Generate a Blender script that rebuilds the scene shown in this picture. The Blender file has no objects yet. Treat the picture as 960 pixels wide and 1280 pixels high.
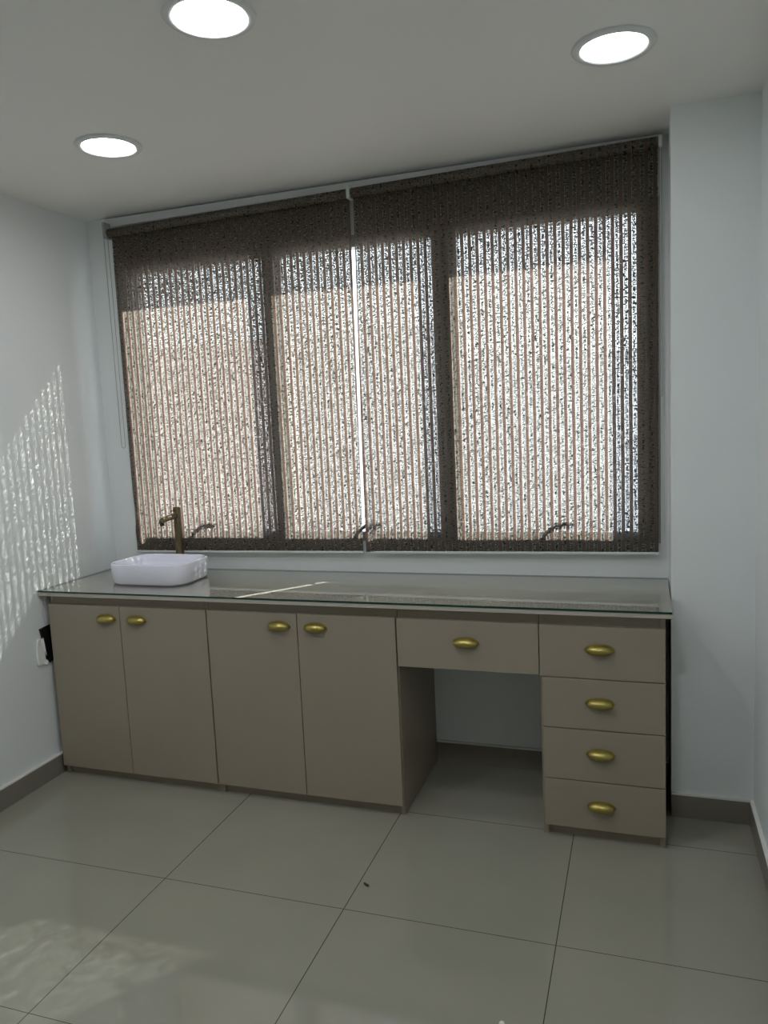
import bpy, bmesh, math, random
from mathutils import Vector, Matrix

S = bpy.context.scene
COL = S.collection
PI = math.pi
random.seed(4)

# ------------------------------------------------------------------ helpers
def obj(name, bm, mats, parent=None, smooth=False, bevel=0.0, recalc=True):
    if recalc:
        bmesh.ops.recalc_face_normals(bm, faces=bm.faces[:])
    me = bpy.data.meshes.new(name)
    bm.to_mesh(me)
    bm.free()
    if not isinstance(mats, (list, tuple)):
        mats = [mats]
    for m in mats:
        me.materials.append(m)
    if smooth:
        for p in me.polygons:
            p.use_smooth = True
    o = bpy.data.objects.new(name, me)
    COL.objects.link(o)
    if parent:
        o.parent = parent
    if bevel:
        md = o.modifiers.new('bevel', 'BEVEL')
        md.width = bevel
        md.segments = 2
        md.limit_method = 'ANGLE'
    return o

def tag(o, label=None, cat=None, group=None, kind=None):
    if label: o['label'] = label
    if cat: o['category'] = cat
    if group: o['group'] = group
    if kind: o['kind'] = kind
    return o

def thing(name, label, cat, loc=(0, 0, 0), group=None):
    o = bpy.data.objects.new(name, None)
    o.empty_display_size = .05
    COL.objects.link(o)
    o.location = loc
    return tag(o, label, cat, group)

def struct(name, bm, m, parent=None, **k):
    o = obj(name, bm, m, parent, **k)
    if not parent:
        o['kind'] = 'structure'
    return o

def box(bm, x0, x1, y0, y1, z0, z1, mi=0):
    vs = [bm.verts.new((x, y, z)) for x in (x0, x1) for y in (y0, y1) for z in (z0, z1)]
    for f in ((0, 1, 3, 2), (4, 6, 7, 5), (0, 4, 5, 1), (2, 3, 7, 6), (0, 2, 6, 4), (1, 5, 7, 3)):
        fc = bm.faces.new([vs[i] for i in f])
        fc.material_index = mi
    return vs

def boxes(*bs):
    bm = bmesh.new()
    for b in bs:
        box(bm, *b)
    return bm

def lathe(bm, prof, n=48, c=(0, 0, 0), mi=0, closed=False):
    rings = []
    for r, z in prof:
        if r < 1e-6:
            rings.append([bm.verts.new((c[0], c[1], c[2] + z))])
        else:
            rings.append([bm.verts.new((c[0] + r * math.cos(2 * PI * i / n), c[1] + r * math.sin(2 * PI * i / n), c[2] + z)) for i in range(n)])
    pairs = list(zip(rings, rings[1:]))
    if closed: pairs.append((rings[-1], rings[0]))
    for a, b in pairs:
        for i in range(n):
            j = (i + 1) % n
            if len(a) == 1 and len(b) == 1: continue
            if len(a) == 1: f = bm.faces.new((a[0], b[i], b[j]))
            elif len(b) == 1: f = bm.faces.new((a[i], a[j], b[0]))
            else: f = bm.faces.new((a[i], a[j], b[j], b[i]))
            f.material_index = mi
            f.smooth = True

def tube(bm, pts, r, n=10, cap=True):
    """swept circle along pts; r a number or one per point"""
    pts = [Vector(p) for p in pts]
    rs = r if isinstance(r, (list, tuple)) else [r] * len(pts)
    up = None
    rings = []
    for i, p in enumerate(pts):
        t = (pts[min(i + 1, len(pts) - 1)] - pts[max(i - 1, 0)]).normalized()
        if up is None:
            up = t.orthogonal().normalized()
        up = (up - t * up.dot(t)).normalized()
        s = t.cross(up)
        rings.append([bm.verts.new(p + (up * math.cos(2 * PI * k / n) + s * math.sin(2 * PI * k / n)) * rs[i]) for k in range(n)])
    for a, b in zip(rings, rings[1:]):
        for k in range(n):
            j = (k + 1) % n
            f = bm.faces.new((a[k], a[j], b[j], b[k]))
            f.smooth = True
    if cap:
        bm.faces.new(rings[0][::-1])
        bm.faces.new(rings[-1])

# ------------------------------------------------------------------ materials
def mat(name):
    m = bpy.data.materials.new(name)
    m.use_nodes = True
    nt = m.node_tree
    b = nt.nodes['Principled BSDF']
    return m, nt, b

def N(nt, t, **k):
    n = nt.nodes.new(t)
    for a, v in k.items():
        setattr(n, a, v)
    return n

def plain(name, col, rough=.5, metal=0., spec=.5, noise=0., nscale=8., bump=0., bscale=60., coat=0., coat_r=.05):
    m, nt, b = mat(name)
    b.inputs['Base Color'].default_value = (*col, 1)
    b.inputs['Roughness'].default_value = rough
    b.inputs['Metallic'].default_value = metal
    b.inputs['Specular IOR Level'].default_value = spec
    b.inputs['Coat Weight'].default_value = coat
    b.inputs['Coat Roughness'].default_value = coat_r
    tc = N(nt, 'ShaderNodeTexCoord')
    if noise:
        nz = N(nt, 'ShaderNodeTexNoise')
        nz.inputs['Scale'].default_value = nscale
        nz.inputs['Detail'].default_value = 5
        nt.links.new(tc.outputs['Object'], nz.inputs['Vector'])
        mr = N(nt, 'ShaderNodeMapRange')
        mr.inputs['To Min'].default_value = 1 - noise
        mr.inputs['To Max'].default_value = 1 + noise
        nt.links.new(nz.outputs['Fac'], mr.inputs['Value'])
        mx = N(nt, 'ShaderNodeVectorMath', operation='SCALE')
        mx.inputs[0].default_value = col
        nt.links.new(mr.outputs['Result'], mx.inputs['Scale'])
        nt.links.new(mx.outputs['Vector'], b.inputs['Base Color'])
    if bump:
        nz = N(nt, 'ShaderNodeTexNoise')
        nz.inputs['Scale'].default_value = bscale
        nz.inputs['Detail'].default_value = 4
        nt.links.new(tc.outputs['Object'], nz.inputs['Vector'])
        bp = N(nt, 'ShaderNodeBump')
        bp.inputs['Strength'].default_value = bump
        bp.inputs['Distance'].default_value = .003
        nt.links.new(nz.outputs['Fac'], bp.inputs['Height'])
        nt.links.new(bp.outputs['Normal'], b.inputs['Normal'])
    return m

M = {}
M['wall'] = plain('white_wall_paint', (.775, .805, .81), .55, noise=.012, nscale=3, bump=.10, bscale=90)
M['ceiling'] = plain('white_ceiling_paint', (.80, .79, .77), .7, noise=.012, nscale=2, bump=.05, bscale=60)
M['laminate'] = plain('taupe_laminate', (.31, .265, .205), .38, noise=.02, nscale=14, bump=.05, bscale=300)
M['laminate_top'] = plain('pale_taupe_laminate', (.46, .425, .365), .4, noise=.02, nscale=14, bump=.05, bscale=300)
M['laminate_body'] = plain('taupe_laminate_body', (.28, .235, .18), .45, noise=.04, nscale=14)
M['baseboard'] = plain('greige_tile_skirting', (.22, .20, .17), .3, noise=.06, nscale=7)
M['grout'] = plain('white_grout', (.75, .75, .72), .7, noise=.05, nscale=30)
M['aluminium'] = plain('anodised_aluminium', (.34, .34, .33), .42, metal=.35, noise=.02, nscale=20)
M['white_metal'] = plain('white_powder_coat', (.66, .68, .68), .35, noise=.02, nscale=20)
M['grey_plastic'] = plain('grey_plastic', (.35, .36, .35), .4, noise=.02, nscale=20)
M['handle_dark'] = plain('dark_window_handle', (.05, .048, .045), .4, noise=.05, nscale=20)
M['brass'] = plain('brushed_brass', (.40, .335, .10), .36, metal=.9, noise=.06, nscale=40)
M['bronze'] = plain('brushed_bronze', (.16, .13, .075), .38, metal=.85, noise=.08, nscale=60)
M['ceramic'] = plain('white_ceramic', (.80, .80, .90), .12, spec=.5, coat=.5, noise=.005, nscale=5)
M['black'] = plain('black_plastic', (.006, .006, .006), .5, noise=.1, nscale=20)
M['paper'] = plain('torn_white_paper', (.86, .87, .86), .8, noise=.05, nscale=30)
M['debris'] = plain('dark_dry_debris', (.035, .026, .012), .7, noise=.3, nscale=200)
M['pellet'] = plain('white_pellet', (.8, .8, .75), .5, noise=.03, nscale=200)
M['facade'] = plain('pale_pink_render', (.70, .56, .50), .8, noise=.04, nscale=1.2)
M['facade_white'] = plain('pale_white_render', (.78, .77, .74), .8, noise=.03, nscale=1.2)
M['ground'] = plain('outdoor_concrete', (.55, .53, .48), .9, noise=.08, nscale=2)
M['dark_shadow_gap'] = plain('gap_shade_black', (.012, .012, .012), .8, noise=.1, nscale=20)  # near-black standing in for shade in the pillar gap; not applied

def floor_mat():
    m, nt, b = mat('polished_porcelain_tile')
    L = nt.links.new
    tc = N(nt, 'ShaderNodeTexCoord')
    sp = N(nt, 'ShaderNodeSeparateXYZ')
    L(tc.outputs['Object'], sp.inputs['Vector'])
    def line(sock, off, step, half):
        a = N(nt, 'ShaderNodeMath', operation='SUBTRACT'); a.inputs[1].default_value = off
        L(sock, a.inputs[0])
        d = N(nt, 'ShaderNodeMath', operation='DIVIDE'); d.inputs[1].default_value = step
        L(a.outputs[0], d.inputs[0])
        r = N(nt, 'ShaderNodeMath', operation='ROUND'); L(d.outputs[0], r.inputs[0])
        e = N(nt, 'ShaderNodeMath', operation='SUBTRACT'); L(d.outputs[0], e.inputs[0]); L(r.outputs[0], e.inputs[1])
        ab = N(nt, 'ShaderNodeMath', operation='ABSOLUTE'); L(e.outputs[0], ab.inputs[0])
        lt = N(nt, 'ShaderNodeMath', operation='LESS_THAN'); lt.inputs[1].default_value = half / step
        L(ab.outputs[0], lt.inputs[0])
        return lt.outputs[0]
    lx = line(sp.outputs['X'], .8988, .6171, .0013)
    gx = N(nt, 'ShaderNodeMath', operation='GREATER_THAN'); gx.inputs[1].default_value = .5   # the first tile by the left wall is a wide one
    L(sp.outputs['X'], gx.inputs[0])
    lm = N(nt, 'ShaderNodeMath', operation='MULTIPLY'); L(lx, lm.inputs[0]); L(gx.outputs[0], lm.inputs[1])
    lx = lm.outputs[0]
    ly = line(sp.outputs['Y'], -1.0386, .5857, .0011)
    mx = N(nt, 'ShaderNodeMath', operation='MAXIMUM'); L(lx, mx.inputs[0]); L(ly, mx.inputs[1])
    nz = N(nt, 'ShaderNodeTexNoise'); nz.inputs['Scale'].default_value = 2.2; nz.inputs['Detail'].default_value = 6
    L(tc.outputs['Object'], nz.inputs['Vector'])
    cr = N(nt, 'ShaderNodeValToRGB')
    cr.color_ramp.elements[0].position = .3; cr.color_ramp.elements[0].color = (.280, .272, .222, 1)
    cr.color_ramp.elements[1].position = .7; cr.color_ramp.elements[1].color = (.312, .302, .245, 1)
    L(nz.outputs['Fac'], cr.inputs['Fac'])
    mc = N(nt, 'ShaderNodeMix', data_type='RGBA')
    mc.inputs['B'].default_value = (.05, .045, .035, 1)
    L(mx.outputs[0], mc.inputs['Factor']); L(cr.outputs['Color'], mc.inputs['A'])
    L(mc.outputs['Result'], b.inputs['Base Color'])
    b.inputs['Roughness'].default_value = .045
    b.inputs['IOR'].default_value = 1.6
    bp = N(nt, 'ShaderNodeBump'); bp.inputs['Strength'].default_value = .006; bp.inputs['Distance'].default_value = .01
    n2 = N(nt, 'ShaderNodeTexNoise'); n2.inputs['Scale'].default_value = 5; n2.inputs['Detail'].default_value = 1
    L(tc.outputs['Object'], n2.inputs['Vector']); L(n2.outputs['Fac'], bp.inputs['Height'])
    L(bp.outputs['Normal'], b.inputs['Normal'])
    return m
M['floor'] = floor_mat()

def thin_glass(name, tint, refl=1.0):
    """thin clear pane: straight transmission plus fresnel reflection"""
    m, nt, b = mat(name)
    nt.nodes.remove(b)
    L = nt.links.new
    out = nt.nodes['Material Output']
    tr = N(nt, 'ShaderNodeBsdfTransparent'); tr.inputs['Color'].default_value = (*tint, 1)
    gl = N(nt, 'ShaderNodeBsdfGlossy'); gl.inputs['Roughness'].default_value = .01
    fr = N(nt, 'ShaderNodeFresnel'); fr.inputs['IOR'].default_value = 1.5
    ml = N(nt, 'ShaderNodeMath', operation='MULTIPLY'); ml.inputs[1].default_value = refl
    ge = N(nt, 'ShaderNodeNewGeometry')
    fm = N(nt, 'ShaderNodeMath', operation='SUBTRACT'); fm.inputs[0].default_value = 1   # reflect at the entering face only
    L(ge.outputs['Backfacing'], fm.inputs[1])
    f2 = N(nt, 'ShaderNodeMath', operation='MULTIPLY')
    L(fr.outputs[0], f2.inputs[0]); L(fm.outputs[0], f2.inputs[1])
    L(f2.outputs[0], ml.inputs[0])
    mx = N(nt, 'ShaderNodeMixShader')
    L(ml.outputs[0], mx.inputs[0]); L(tr.outputs[0], mx.inputs[1]); L(gl.outputs[0], mx.inputs[2])
    L(mx.outputs[0], out.inputs['Surface'])
    return m
M['pane'] = thin_glass('window_glass', (.93, .96, .95))
M['glass_top'] = thin_glass('counter_glass', (.98, .993, .986), 1.6)
M['glass_edge'] = plain('green_glass_edge', (.006, .04, .028), .15)

def weave_mat():
    """open hand-woven fabric: solid warp bands, ragged open bands of weft, holes between the threads"""
    m, nt, b = mat('open_weave_fabric')
    nt.nodes.remove(b)
    L = nt.links.new
    out = nt.nodes['Material Output']
    tc = N(nt, 'ShaderNodeTexCoord')
    sp = N(nt, 'ShaderNodeSeparateXYZ'); L(tc.outputs['Object'], sp.inputs['Vector'])
    def mth(op, a, bb=None, c=None):
        n = N(nt, 'ShaderNodeMath', operation=op)
        for i, v in enumerate((a, bb, c)):
            if v is None: continue
            if isinstance(v, (int, float)): n.inputs[i].default_value = v
            else: L(v, n.inputs[i])
        return n.outputs[0]
    X, Z = sp.outputs['X'], sp.outputs['Z']
    def noise(sx, sz, detail=2., seed=0.):
        cv = N(nt, 'ShaderNodeCombineXYZ')
        L(mth('MULTIPLY', X, sx), cv.inputs[0]); L(mth('MULTIPLY', Z, sz), cv.inputs[2])
        cv.inputs[1].default_value = seed
        n = N(nt, 'ShaderNodeTexNoise'); n.inputs['Scale'].default_value = 1.; n.inputs['Detail'].default_value = detail
        L(cv.outputs[0], n.inputs['Vector'])
        return n.outputs['Fac']
    P = .0288
    wob = mth('MULTIPLY', mth('SUBTRACT', noise(6, 22, 2, 3.), .5), .0030)
    c = mth('FRACT', mth('DIVIDE', mth('ADD', X, wob), P))
    solid = mth('LESS_THAN', c, .49)                                  # close-woven warp band
    slit = mth('MAXIMUM', mth('COMPARE', c, .525, .035), mth('GREATER_THAN', c, .95))
    nonsolid = mth('SUBTRACT', 1., solid)
    fine = noise(38, 520, 2, 1.)                                      # single weft threads
    blob = noise(190, 240, 2, 5.)                                     # ragged weft tufts
    slub = noise(95, 150, 1, 31.)                                     # thick dark slubs
    fleck = mth('MULTIPLY', nonsolid, mth('GREATER_THAN', slub, .60))
    hole_open = mth('GREATER_THAN', mth('ADD', mth('MULTIPLY', blob, .6), mth('MULTIPLY', fine, .4)), OPEN_T)
    hole_slit = mth('GREATER_THAN', fine, .42)
    hole_solid = mth('GREATER_THAN', fine, .69)
    h = mth('MAXIMUM', mth('MULTIPLY', solid, hole_solid),
            mth('MAXIMUM', mth('MULTIPLY', slit, hole_slit), mth('MULTIPLY', nonsolid, hole_open)))
    h = mth('MULTIPLY', h, mth('SUBTRACT', 1., fleck))
    # colour of the threads
    tone = noise(45, 420, 3, 14.)
    def ramp(lo, hi):
        cr = N(nt, 'ShaderNodeValToRGB')
        cr.color_ramp.elements[0].position = .36; cr.color_ramp.elements[0].color = (*lo, 1)
        cr.color_ramp.elements[1].position = .62; cr.color_ramp.elements[1].color = (*hi, 1)
        L(tone, cr.inputs['Fac'])
        return cr.outputs['Color']
    def mixc(f, a, bcol):
        n = N(nt, 'ShaderNodeMix', data_type='RGBA')
        L(f, n.inputs['Factor']); L(a, n.inputs['A'])
        if isinstance(bcol, tuple): n.inputs['B'].default_value = (*bcol, 1)
        else: L(bcol, n.inputs['B'])
        return n.outputs['Result']
    refl = mixc(fleck, ramp((.095, .080, .060), (.24, .20, .155)), (.040, .034, .025))
    tran = mixc(nonsolid, ramp((.285, .228, .20), (.42, .343, .31)), ramp((.18, .185, .172), (.33, .33, .308)))
    tran = mixc(fleck, tran, (.09, .087, .078))
    df = N(nt, 'ShaderNodeBsdfDiffuse'); L(refl, df.inputs['Color'])
    tl = N(nt, 'ShaderNodeBsdfTranslucent'); L(tran, tl.inputs['Color'])
    th = N(nt, 'ShaderNodeMixShader'); th.inputs[0].default_value = .60
    L(df.outputs[0], th.inputs[1]); L(tl.outputs[0], th.inputs[2])
    tr = N(nt, 'ShaderNodeBsdfTransparent')
    mx = N(nt, 'ShaderNodeMixShader')
    L(h, mx.inputs[0]); L(th.outputs[0], mx.inputs[1]); L(tr.outputs[0], mx.inputs[2])
    L(mx.outputs[0], out.inputs['Surface'])
    return m
OPEN_T = .535
M['weave'] = weave_mat()

def emit(name, col, s):
    m, nt, b = mat(name)
    b.inputs['Base Color'].default_value = (.9, .9, .9, 1)
    b.inputs['Emission Color'].default_value = (*col, 1)
    b.inputs['Emission Strength'].default_value = s
    return m
M['led'] = emit('lit_led_diffuser', (.97, .98, 1.0), 58)
M['led_fill'] = emit('added_fill_diffuser', (.93, .97, 1.0), 90)  # for the two fill lamps added out of view
M['led_soft'] = emit('lit_led_diffuser_soft', (.96, .98, 1.0), 30)
M['led_dim'] = emit('lit_led_diffuser_dim', (.95, 1.0, .98), 9)

# ------------------------------------------------------------------ dimensions (metres; x along the window wall, y into it, z up)
ZC = 2.3737
XR = 2.4517          # left side of the pillar
XW = 2.7142          # right wall
YP = -.2514          # pillar face
YB = -4.3            # wall behind the viewer
HC = .80             # top of the glass on the counter
D = .512
T = .18

# ------------------------------------------------------------------ setting
struct('floor', boxes((-T, XW + T, YB - T, T, -.06, 0)), M['floor'])
struct('ceiling', boxes((-T, XW + T, YB - T, T, ZC, ZC + .1)), M['ceiling'])
struct('wall_left', boxes((-T, 0, YB, 0, 0, ZC)), M['wall'])
struct('wall_right', boxes((XW, XW + T, YB, T, 0, ZC)), M['wall'])
struct('wall_front', boxes((-T, XW + T, YB - T, YB, 0, ZC)), M['wall'])
WX0, WX1, WZ0, WZ1 = .125, 2.425, .93, 2.17
struct('wall_back', boxes((-T, WX0, 0, T, 0, ZC), (WX1, XW, 0, T, 0, ZC), (WX0, WX1, 0, T, 0, WZ0), (WX0, WX1, 0, T, WZ1, ZC)), M['wall'])
struct('pillar', boxes((XR, XW, YP, 0, 0, ZC)), M['wall'])
HB = .0877
def skirting(name, x0, x1, y0, y1):
    s = struct(name, boxes((x0, x1, y0, y1, 0, HB - .006)), M['baseboard'])
    struct('grout_line', boxes((x0, x1, y0, y1, HB - .006, HB)), M['grout'], parent=s)
skirting('baseboard_left', 0, .012, YB, -.0005)
skirting('baseboard_back', .0125, XR - .0005, -.012, 0)
skirting('baseboard_pillar', XR, XW - .0125, YP - .012, YP)
skirting('baseboard_right', XW - .012, XW, YB, YP)

# window: fixed aluminium frame, two mullions, three top-hung sashes
win = thing('window_1', None, None, (0, .019, 0))
win['kind'] = 'structure'
YF0, YF1 = -.021, .030      # frame depth about the window's own plane
struct('window_frame', boxes((WX0, WX0 + .045, YF0, YF1, WZ0, WZ1), (WX1 - .04, WX1, YF0, YF1, WZ0, WZ1),
                             (WX0 + .045, WX1 - .04, YF0, YF1, WZ0, WZ0 + .016), (WX0 + .045, WX1 - .04, YF0, YF1, WZ1 - .02, WZ1)), M['aluminium'], win, bevel=.002)
PANES = [(.226, .857), (.930, 1.597), (1.686, 2.347)]
for a, b_ in zip(PANES, PANES[1:]):
    struct('mullion', boxes((a[1] + .022, b_[0] - .022, YF0, YF1, WZ0 + .016, WZ1 - .02)), M['aluminium'], win, bevel=.002)
HX = [.505, 1.286, 2.058]
for (x0, x1), hx in zip(PANES, HX):
    z0, z1 = .972, 2.122
    o0 = x0 - (.022 if x0 > .3 else .056)
    o1 = x1 + (.022 if x1 < 2.2 else .038)
    yl = -.024 if x0 > .3 else .020      # the outermost stile is a shallow stop set back behind the frame
    bm = boxes((o0, x0, yl, .028, WZ0 + .016, WZ1 - .02), (x1, o1, -.024, .028, WZ0 + .016, WZ1 - .02),
               (x0, x1, -.024, .028, WZ0 + .016, z0), (x0, x1, -.024, .028, z1, WZ1 - .02))
    sash = struct('sash', bm, M['aluminium'], win, bevel=.002)
    struct('pane', boxes((x0 - .004, x1 + .004, .006, .010, z0 - .004, z1 + .004)), M['pane'], sash)
    # cockspur handle: base plate, rising neck, lever to the right
    bm = boxes((hx - .075, hx - .035, -.029, -.024, .948, .968))
    tube(bm, [(hx - .055, -.026, .956), (hx - .05, -.033, .965), (hx - .036, -.036, .985), (hx - .012, -.038, 1.0), (hx + .022, -.039, 1.007), (hx + .06, -.039, 1.004)],
         [.007, .007, .007, .0075, .008, .007], n=10)
    struct('window_handle', bm, M['handle_dark'], sash)

# outdoors
struct('outdoor_ground', boxes((-30, 30, .6, 40, -3.2, -3.0)), M['ground'])
struct('facade', boxes((-22, -3.65, 9, 10, -3.0, 2.86)), M['facade'])
bm = boxes((-10, -2.6, 20, 21, -3.0, 4.25), (-2.6, 14, 20, 21, -3.0, 3.05))
struct('facade', bm, M['facade_white'])

# ------------------------------------------------------------------ blinds
rail = thing('blind_rail', 'long white headrail under the ceiling carrying both woven roller blinds', 'blind rail', (0, 0, 0))
bm = bmesh.new()
def wedge(bm, x0, x1, y0, y1, za0, za1, zb0, zb1):
    vs = box(bm, x0, x1, y0, y1, 0, 1)
    zz = [za0, za1, za0, za1, zb0, zb1, zb0, zb1]
    for v, z in zip(vs, zz): v.co.z = z
def zrb(x): return 2.276 + .0175 * (x - .17)          # bottom of the rollers
wedge(bm, .112, 2.432, -.0285, -.0005, 2.328, 2.362, 2.348, 2.366)
wedge(bm, .112, 2.432, -.022, -.0005, 2.362, 2.366, 2.366, 2.369)
obj('rail_profile', bm, M['white_metal'], rail, bevel=.002)
def blind(label, xa_t, xa_b, xb_t, xb_b, zb_a, zb_b, curl, chain_x, chain_z, cr_y, brackets):
    ox = (xa_t + xb_t) / 2
    root = thing('roller_blind', label, 'roller blind', (ox, -.05, 2.3), 'woven roller blinds in the window')
    zc = lambda x: zrb(x) + .019
    def lw(p): return (p[0] - ox, p[1] + .05, p[2] - 2.3)
    # fabric hanging from the back of the roller
    nx, nz = 90, 120
    bm = bmesh.new()
    g = []
    for j in range(nz + 1):
        t = j / nz
        row = []
        for i in range(nx + 1):
            s = i / nx
            xl = xa_t + (xa_b - xa_t) * t
            xr = xb_t + (xb_b - xb_t) * t
            x = xl + (xr - xl) * s
            z = zc(x) * (1 - t) + (zb_a + (zb_b - zb_a) * s) * t
            y = -.031 + .0012 * math.sin(x * 9 + z * 2) * t
            if curl:
                e = math.exp(-((x - xl) / .02) ** 2)
                w = .011 * math.exp(-((z - 1.055) / .055) ** 2) - .003 * math.exp(-((z - .985) / .03) ** 2)
                x += w * e
                y -= abs(w) * .6 * e
            else:
                y -= .013 * math.exp(-((x - xl) / .03) ** 2) * min(1, t * 1.6)      # edge curls into the room
            row.append(bm.verts.new(lw((x, y, z))))
        g.append(row)
    for j in range(nz):
        for i in range(nx):
            bm.faces.new((g[j][i], g[j][i + 1], g[j + 1][i + 1], g[j + 1][i]))
    f = obj('fabric', bm, M['weave'], root, smooth=True)
    md = f.modifiers.new('thickness', 'SOLIDIFY'); md.thickness = .0032; md.offset = 0
    # fabric wound round the tube
    bm = bmesh.new()
    n = 24
    rings = []
    for x in (xa_t, xb_t):
        rings.append([bm.verts.new(lw((x, -.050 + .0185 * math.cos(2 * PI * k / n), zc(x) + .0185 * math.sin(2 * PI * k / n)))) for k in range(n)])
    for k in range(n):
        bm.faces.new((rings[0][k], rings[0][(k + 1) % n], rings[1][(k + 1) % n], rings[1][k])).smooth = True
    obj('fabric_roll', bm, M['weave'], root)
    bm = bmesh.new()
    tube(bm, [lw((xa_t - .002, -.050, zc(xa_t))), lw((xb_t + .0008, -.050, zc(xb_t)))], .0165, n=20)
    obj('roller_tube', bm, M['grey_plastic'], root)
    for x0, x1, m in brackets:
        bm = bmesh.new()
        z0 = zrb((x0 + x1) / 2) - .002
        box(bm, x0, x1, -.0705, -.0292, z0, 2.350 if x0 > 2 else 2.340)
        bmesh.ops.translate(bm, verts=bm.verts[:], vec=(-ox, .05, -2.3))
        obj('bracket', bm, M[m], root)
    # hem bar
    bm = bmesh.new()
    wedge(bm, xa_b - .002 - ox, xb_b + .002 - ox, .013, .026, zb_a - .009 - 2.3, zb_a + .001 - 2.3, zb_b - .009 - 2.3, zb_b + .001 - 2.3)
    obj('bottom_bar', bm, M['white_metal'], root, bevel=.002)
    # beaded chain loop
    bm = bmesh.new()
    w = chain_x[1] - chain_x[0]
    z1 = zc((xa_t if curl else xb_t)) - .01
    pts = [(chain_x[0], cr_y, z1), (chain_x[0], cr_y, chain_z + w / 2)]
    for k in range(1, 9):
        a = PI + PI * k / 9
        pts.append(((chain_x[0] + chain_x[1]) / 2 + w / 2 * math.cos(a), cr_y, chain_z + w / 2 + w / 2 * math.sin(a)))
    pts += [(chain_x[1], cr_y, chain_z + w / 2), (chain_x[1], cr_y, z1)]
    tube(bm, [lw(p) for p in pts], .0014, n=6)
    obj('bead_chain', bm, M['grey_plastic'], root)
    return root
blind('brown open weave roller blind hanging on the left, behind the tap', .150, .147, 1.2735, 1.2575, .884, .893, True, (.127, .147), 1.358, -.056, ((.134, .146, 'grey_plastic'), (1.275, 1.287, 'white_metal')))
blind('brown open weave roller blind hanging on the right, nearest the pillar', 1.290, 1.2750, 2.418, 2.416, .893, .902, False, (2.421, 2.429), 1.47, -.056, ((2.4195, 2.4305, 'white_metal'),))

# ------------------------------------------------------------------ ceiling downlights
def downlight(x, y, label, led='led'):
    r = thing('downlight', label, 'ceiling light', (x, y, ZC), 'recessed ceiling downlights')
    bm = bmesh.new()
    lathe(bm, [(.106, -.0005), (.108, -.004), (.103, -.009), (.088, -.010), (.084, -.006), (.084, -.001)], 64)
    obj('trim_ring', bm, M['white_metal'], r)
    bm = bmesh.new()
    lathe(bm, [(0, -.0062), (.060, -.0062), (.0838, -.0052), (.0838, -.002), (0, -.002)], 64)
    obj('diffuser', bm, M[led], r)
downlight(1.425, -1.312, 'lit round downlight cut by the top edge of the photo, largest of the three')
downlight(2.296, -.762, 'lit round downlight in front of the pillar, near the right wall', 'led_dim')
downlight(.694, -.735, 'lit round downlight nearest the left wall, smallest of the three', 'led_soft')
downlight(.694, -2.0, 'added fill downlight over the left side of the room, out of view', 'led_fill')  # unseen fill lamp, added to brighten the cabinets and room
downlight(2.1, -2.10, 'added fill downlight over the right side of the room, out of view', 'led_fill')  # second unseen lamp, added because the room needed more light

# ------------------------------------------------------------------ furniture
YD = -.492           # door faces
YC = -.474           # carcass fronts
ZT = .778            # underside of the countertop
ZD1, ZD0 = .7405, .040
def pull_mesh():
    """cup pull: half-dome shell on a thin back flange"""
    bm = bmesh.new()
    W, H, DP = .043, .0185, .025
    nu, nv = 28, 14
    g = []
    for i in range(nu + 1):
        u = -1 + 2 * i / nu
        s = math.sqrt(max(0, 1 - abs(u) ** 2.2))
        row = []
        for j in range(nv + 1):
            a = PI / 2 - (PI / 2 + .95) * j / nv
            row.append(bm.verts.new((W * u, -.001 - DP * s * math.cos(a), H * s * math.sin(a) * (1 if a > 0 else .95))))
        g.append(row)
    for i in range(nu):
        for j in range(nv):
            try:
                f = bm.faces.new((g[i][j], g[i + 1][j], g[i + 1][j + 1], g[i][j + 1])); f.smooth = True
            except ValueError: pass
    bmesh.ops.remove_doubles(bm, verts=bm.verts[:], dist=1e-5)
    return bm
def flange(bm):
    n = 40
    for y, sc in ((0, 1.),):
        a = [bm.verts.new((.047 * math.cos(2 * PI * k / n), 0, .0215 * math.sin(2 * PI * k / n) * (1 if math.sin(2 * PI * k / n) > 0 else .75))) for k in range(n)]
        b = [bm.verts.new((v.co.x * .98, -.0022, v.co.z * .98)) for v in a]
        for k in range(n):
            bm.faces.new((a[k], a[(k + 1) % n], b[(k + 1) % n], b[k]))
        bm.faces.new(a); bm.faces.new(b[::-1])
def pull(parent, x, z, y=YD):
    bm = pull_mesh()
    flange(bm)
    o = obj('cup_handle', bm, M['brass'], parent, recalc=False)
    md = o.modifiers.new('thickness', 'SOLIDIFY'); md.thickness = .0015; md.offset = 0
    o.location = (x, y, z)
    o['label'] = 'brass cup handle'
    return o

def front(name, parent, x0, x1, z0, z1, hx, hz, ox, lab=None):
    bm = boxes((x0 - ox, x1 - ox, YD, YC, z0, z1))
    d = obj(name, bm, M['laminate'], parent, bevel=.0012)
    pull(d, hx - ox, hz)
    return d

def carcass(x0, x1, root, ox, rail_z0=ZD1 - .03, toe=True, right_to=None):
    th = .018
    bm = boxes((x0 - ox, x0 + th - ox, YC, -.012, 0, ZT), (x1 - th - ox, x1 - ox, YC, -.012, 0, ZT),
               (x0 + th - ox, x1 - th - ox, YC, -.012, .04, .058), (x0 + th - ox, x1 - th - ox, -.020, -.012, .058, ZT),
               (x0 + th - ox, x1 - th - ox, YC, YC + .018, .72, ZT))
    obj('carcass', bm, M['laminate_body'], root, bevel=.001)
    obj('toe_kick', boxes((x0 + th - ox, x1 - th - ox, YC + .012, YC + .030, 0, .04)), M['laminate_body'], root)

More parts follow.
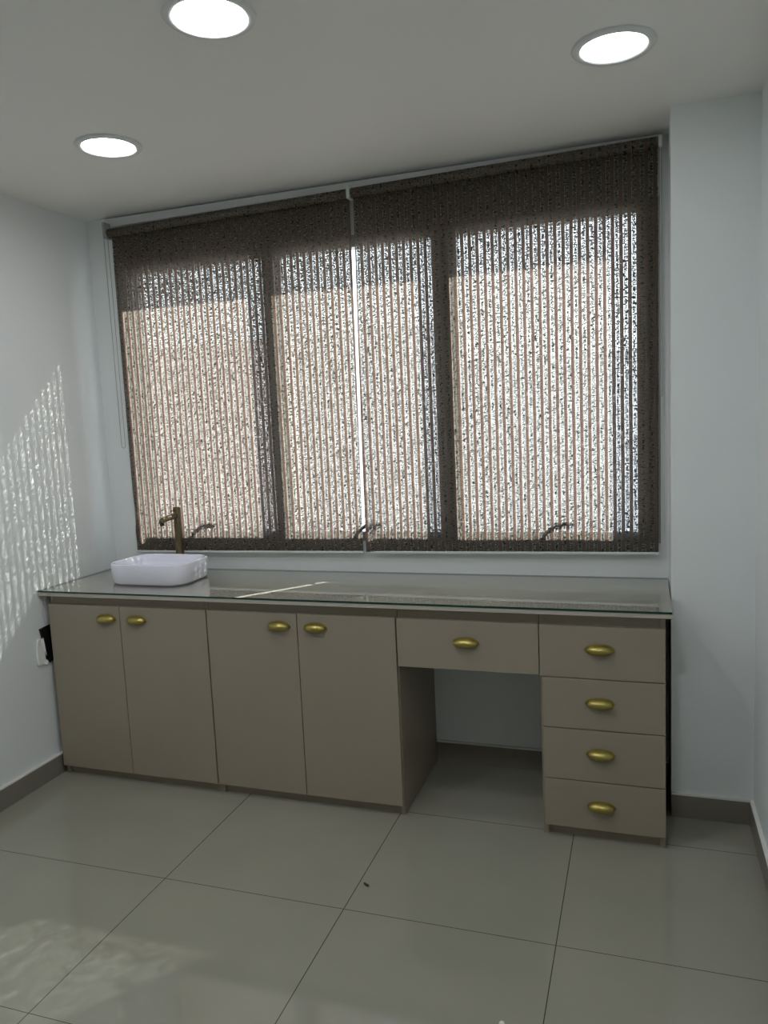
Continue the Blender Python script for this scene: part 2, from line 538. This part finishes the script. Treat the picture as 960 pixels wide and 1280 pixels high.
def cabinet(x0, x1, xd, h1, h2, hz, label):
    ox = (x0 + x1) / 2
    r = thing('base_cabinet', label, 'cabinet', (ox, 0, 0), 'taupe two door base cabinets')
    carcass(x0, x1, r, ox)
    front('door', r, x0 + .001, xd - .0015, ZD0, ZD1, h1, hz, ox)
    front('door', r, xd + .0015, x1 - .003, ZD0, ZD1, h2, hz, ox)
cabinet(.028, .7755, .3785, .314, .4575, .687, 'taupe two door base cabinet under the white sink, beside the left wall')
cabinet(.7765, 1.5375, 1.1555, 1.082, 1.2285, .690, 'taupe two door base cabinet between the sink cabinet and the open knee space')

# drawer pedestal
x0, x1 = 2.0335, 2.428
ox = (x0 + x1) / 2
ped = thing('drawer_pedestal', 'taupe pedestal of four stacked drawers at the right end of the counter', 'drawer unit', (ox, 0, 0))
carcass(x0, x1, ped, ox)
zs = [ZD1 - .001, .5618, .3884, .2093, ZD0 - .001]
for i in range(4):
    hz = (.660, .479, .304, .123)[i]
    front('drawer', ped, x0 + .008 if i else x0 + .001, x1 - .001, zs[i + 1] + .0015, zs[i] - .0015, 2.2265, hz, ox)
# single drawer bridging the knee space
x0, x1 = 1.5385, 2.0325
ox = (x0 + x1) / 2
kn = thing('desk_drawer', 'single wide taupe drawer above the open knee space', 'drawer unit', (ox, 0, .56))
bm = boxes((x0 - ox + .001, x0 - ox + .016, YC, -.10, .035, ZT - .56), (x1 - ox - .016, x1 - ox - .001, YC, -.10, .035, ZT - .56),
           (x0 - ox + .016, x1 - ox - .016, YC, -.10, .020, .035), (x0 - ox + .016, x1 - ox - .016, -.116, -.10, .035, ZT - .56),
           (x0 - ox + .016, x1 - ox - .016, YC, YC + .018, .165, ZT - .56))
obj('drawer_housing', bm, M['laminate_body'], kn)
d = obj('drawer', boxes((x0 - ox + .001, x1 - ox - .001, YD, YC, .0055, .1795)), M['laminate'], kn, bevel=.0012)
pull(d, 1.786 - ox, .662 - .56)

# countertop and the glass lying on it
ct = obj('countertop', boxes((.002, 2.4485, -D, -.002, ZT, HC - .0075)), M['laminate_top'], bevel=.001)
tag(ct, 'long taupe laminate countertop running over the cabinets and drawers', 'countertop')
bm = bmesh.new()
box(bm, .003, 2.4475, -D - .002, -.003, HC - .007, HC)
bmesh.ops.recalc_face_normals(bm, faces=bm.faces[:])
for f in bm.faces:
    f.material_index = 0 if abs(f.normal.z) > .5 else 1
gt = obj('glass_sheet', bm, [M['glass_top'], M['glass_edge']])
tag(gt, 'clear glass sheet with green edge lying on the taupe countertop', 'glass sheet')

# ------------------------------------------------------------------ wash basin and tap
def rrect(cx, cy, hx, hy, r, n=10):
    pts = []
    for qx, qy, a0 in ((1, 1, 0), (-1, 1, PI / 2), (-1, -1, PI), (1, -1, 1.5 * PI)):
        for k in range(n + 1):
            a = a0 + PI / 2 * k / n
            pts.append((cx + qx * (hx - r) + r * math.cos(a), cy + qy * (hy - r) + r * math.sin(a)))
    return pts
def basin():
    bx, by = .416, -.250
    hx, hy = .183, .132
    r = thing('wash_basin', 'white rounded vessel sink standing on the glass counter', 'sink', (bx, by, HC))
    bm = bmesh.new()
    prof = [(-.012, 0, .07), (-.004, .004, .075), (0, .012, .078), (.002, .05, .08), (.003, .083, .082), (.001, .087, .082), (-.006, .0875, .078),
            (-.010, .085, .075), (-.014, .06, .07), (-.024, .030, .065), (-.045, .018, .055), (-.085, .0135, .03)]
    rings = []
    for off, z, rad in prof:
        rings.append([bm.verts.new((x, y, z)) for x, y in rrect(0, 0, hx + off, hy + off, rad)])
    n = len(rings[0])
    for a, b in zip(rings, rings[1:]):
        for k in range(n):
            bm.faces.new((a[k], a[(k + 1) % n], b[(k + 1) % n], b[k])).smooth = True
    bm.faces.new(rings[0][::-1]); bm.faces.new(rings[-1])
    obj('bowl', bm, M['ceramic'], r)
    bm = bmesh.new()
    lathe(bm, [(0, .016), (.018, .0155), (.021, .0145), (.021, .0136), (0, .0136)], 32)
    obj('drain', bm, M['bronze'], r)
basin()
def tap():
    tx, ty = .402, -.075
    r = thing('basin_tap', 'tall bronze basin tap with a short straight spout behind the sink', 'tap', (tx, ty, HC))
    bm = bmesh.new()
    lathe(bm, [(0, 0), (.024, 0), (.024, .004), (.0185, .007), (.0178, .12), (.0168, .287), (.0158, .2895), (0, .290)], 40)
    obj('tap_body', bm, M['bronze'], r)
    bm = bmesh.new()
    tube(bm, [(0, -.010, .252), (0, -.06, .250), (0, -.105, .246), (0, -.117, .243), (0, -.1225, .235)], [.0125, .0125, .0122, .0122, .0118], n=24)
    obj('spout', bm, M['bronze'], r)
    bm = bmesh.new()
    lathe(bm, [(0, .2215), (.0085, .2215), (.0095, .224), (.0095, .237), (0, .237)], 24, c=(0, -.117, 0))
    obj('aerator', bm, M['black'], r)
    bm = bmesh.new()
    tube(bm, [(0, -.014, .276), (0, -.048, .277)], [.0034, .003], n=12)
    obj('lever', bm, M['bronze'], r)
tap()

# ------------------------------------------------------------------ small things
wb = thing('wall_box', 'open black electrical box with torn white paper on the left wall', 'electrical box', (0, -.49, .49))
bm = bmesh.new()
pr = [(-.036, .150), (.030, .156), (.034, .004), (.004, -.003), (-.018, .02), (-.020, .07)]
a = [bm.verts.new((.0005, y, z)) for y, z in pr]
b = [bm.verts.new((.006, y, z)) for y, z in pr]
for k in range(len(pr)):
    bm.faces.new((a[k], a[(k + 1) % len(pr)], b[(k + 1) % len(pr)], b[k]))
bm.faces.new(a); bm.faces.new(b[::-1])
obj('box_opening', bm, M['black'], wb)
bm = bmesh.new()
pr = [(-.056, .108), (-.046, .112), (-.036, .106), (-.022, .110), (-.0185, .06), (-.010, .02), (-.006, .002), (-.022, -.004), (-.034, .002), (-.046, .000), (-.062, .006), (-.066, .04), (-.060, .08)]
a = [bm.verts.new((.002, y, z)) for y, z in pr]
b = [bm.verts.new((.0075 + .003 * math.sin(i * 2.1), y, z)) for i, (y, z) in enumerate(pr)]
for k in range(len(pr)):
    bm.faces.new((a[k], a[(k + 1) % len(pr)], b[(k + 1) % len(pr)], b[k]))
bm.faces.new(a); bm.faces.new(b[::-1])
obj('torn_paper', bm, M['paper'], wb)

bm = bmesh.new()
tube(bm, [(-.011, .006, .004), (-.008, .003, .0045), (0, -.002, .0045), (.007, -.004, .004), (.010, -.0045, .003)], [.0015, .0035, .004, .0035, .0012], n=8)
o = obj('debris_scrap', bm, M['debris'], smooth=True)
o.location = (1.543, -.913, 0)
tag(o, 'tiny dark brown curled scrap lying on the floor tile', 'debris')
bm = bmesh.new()
lathe(bm, [(0, 0), (.005, .0005), (.0075, .0035), (.006, .007), (0, .0085)], 20)
o = obj('white_pellet', bm, M['pellet'], smooth=True)
o.location = (2.040, -1.350, 0)
tag(o, 'tiny white pellet on the floor at the bottom edge of the photo', 'pellet')

# ------------------------------------------------------------------ light
w = bpy.data.worlds.new('sky')
S.world = w
w.use_nodes = True
bg = w.node_tree.nodes['Background']
nt = w.node_tree
tc = N(nt, 'ShaderNodeTexCoord')
sp = N(nt, 'ShaderNodeSeparateXYZ'); nt.links.new(tc.outputs['Generated'], sp.inputs[0])
cr = N(nt, 'ShaderNodeValToRGB')
cr.color_ramp.elements[0].position = .0; cr.color_ramp.elements[0].color = (.95, .97, 1, 1)
cr.color_ramp.elements[1].position = .8; cr.color_ramp.elements[1].color = (.45, .62, .95, 1)
nt.links.new(sp.outputs['Z'], cr.inputs[0]); nt.links.new(cr.outputs[0], bg.inputs[0])
bg.inputs[1].default_value = 3.2
sl = bpy.data.lights.new('sun', 'SUN')
sl.energy = 20
sl.angle = math.radians(.53)
sl.color = (1, .95, .88)
so = bpy.data.objects.new('sun', sl)
COL.objects.link(so)
so.rotation_euler = Vector((-.8, -1, -1)).to_track_quat('-Z', 'Y').to_euler()
so.location = (3, 4, 5)

# ------------------------------------------------------------------ camera
f_px, yaw, pitch, roll = 960.8051, .3276, -.1198, -.0461
cam = bpy.data.cameras.new('camera')
cam.sensor_fit = 'VERTICAL'
cam.sensor_height = 32
cam.lens = f_px / 1280 * 32
cam.clip_start = .02
co = bpy.data.objects.new('camera', cam)
COL.objects.link(co)
cy, sy, ct_, st = math.cos(yaw), math.sin(yaw), math.cos(pitch), math.sin(pitch)
fwd = Vector((-sy * ct_, cy * ct_, st)); r = Vector((cy, sy, 0)); u = r.cross(fwd)
r2 = r * math.cos(roll) + u * math.sin(roll)
u2 = -r * math.sin(roll) + u * math.cos(roll)
mw = Matrix((r2, u2, -fwd)).transposed().to_4x4()
mw.translation = (2.3627, -2.9906, 1.4329)
co.matrix_world = mw
S.camera = co

S.cycles.use_denoising = True
S.cycles.max_bounces = 14
S.cycles.diffuse_bounces = 8
S.cycles.transparent_max_bounces = 24
S.cycles.sample_clamp_indirect = 6
S.cycles.caustics_reflective = False
S.cycles.caustics_refractive = False
S.view_settings.view_transform = 'Standard'
S.view_settings.look = 'None'
S.view_settings.gamma = 1
S.view_settings.use_curve_mapping = False
S.view_settings.exposure = .12
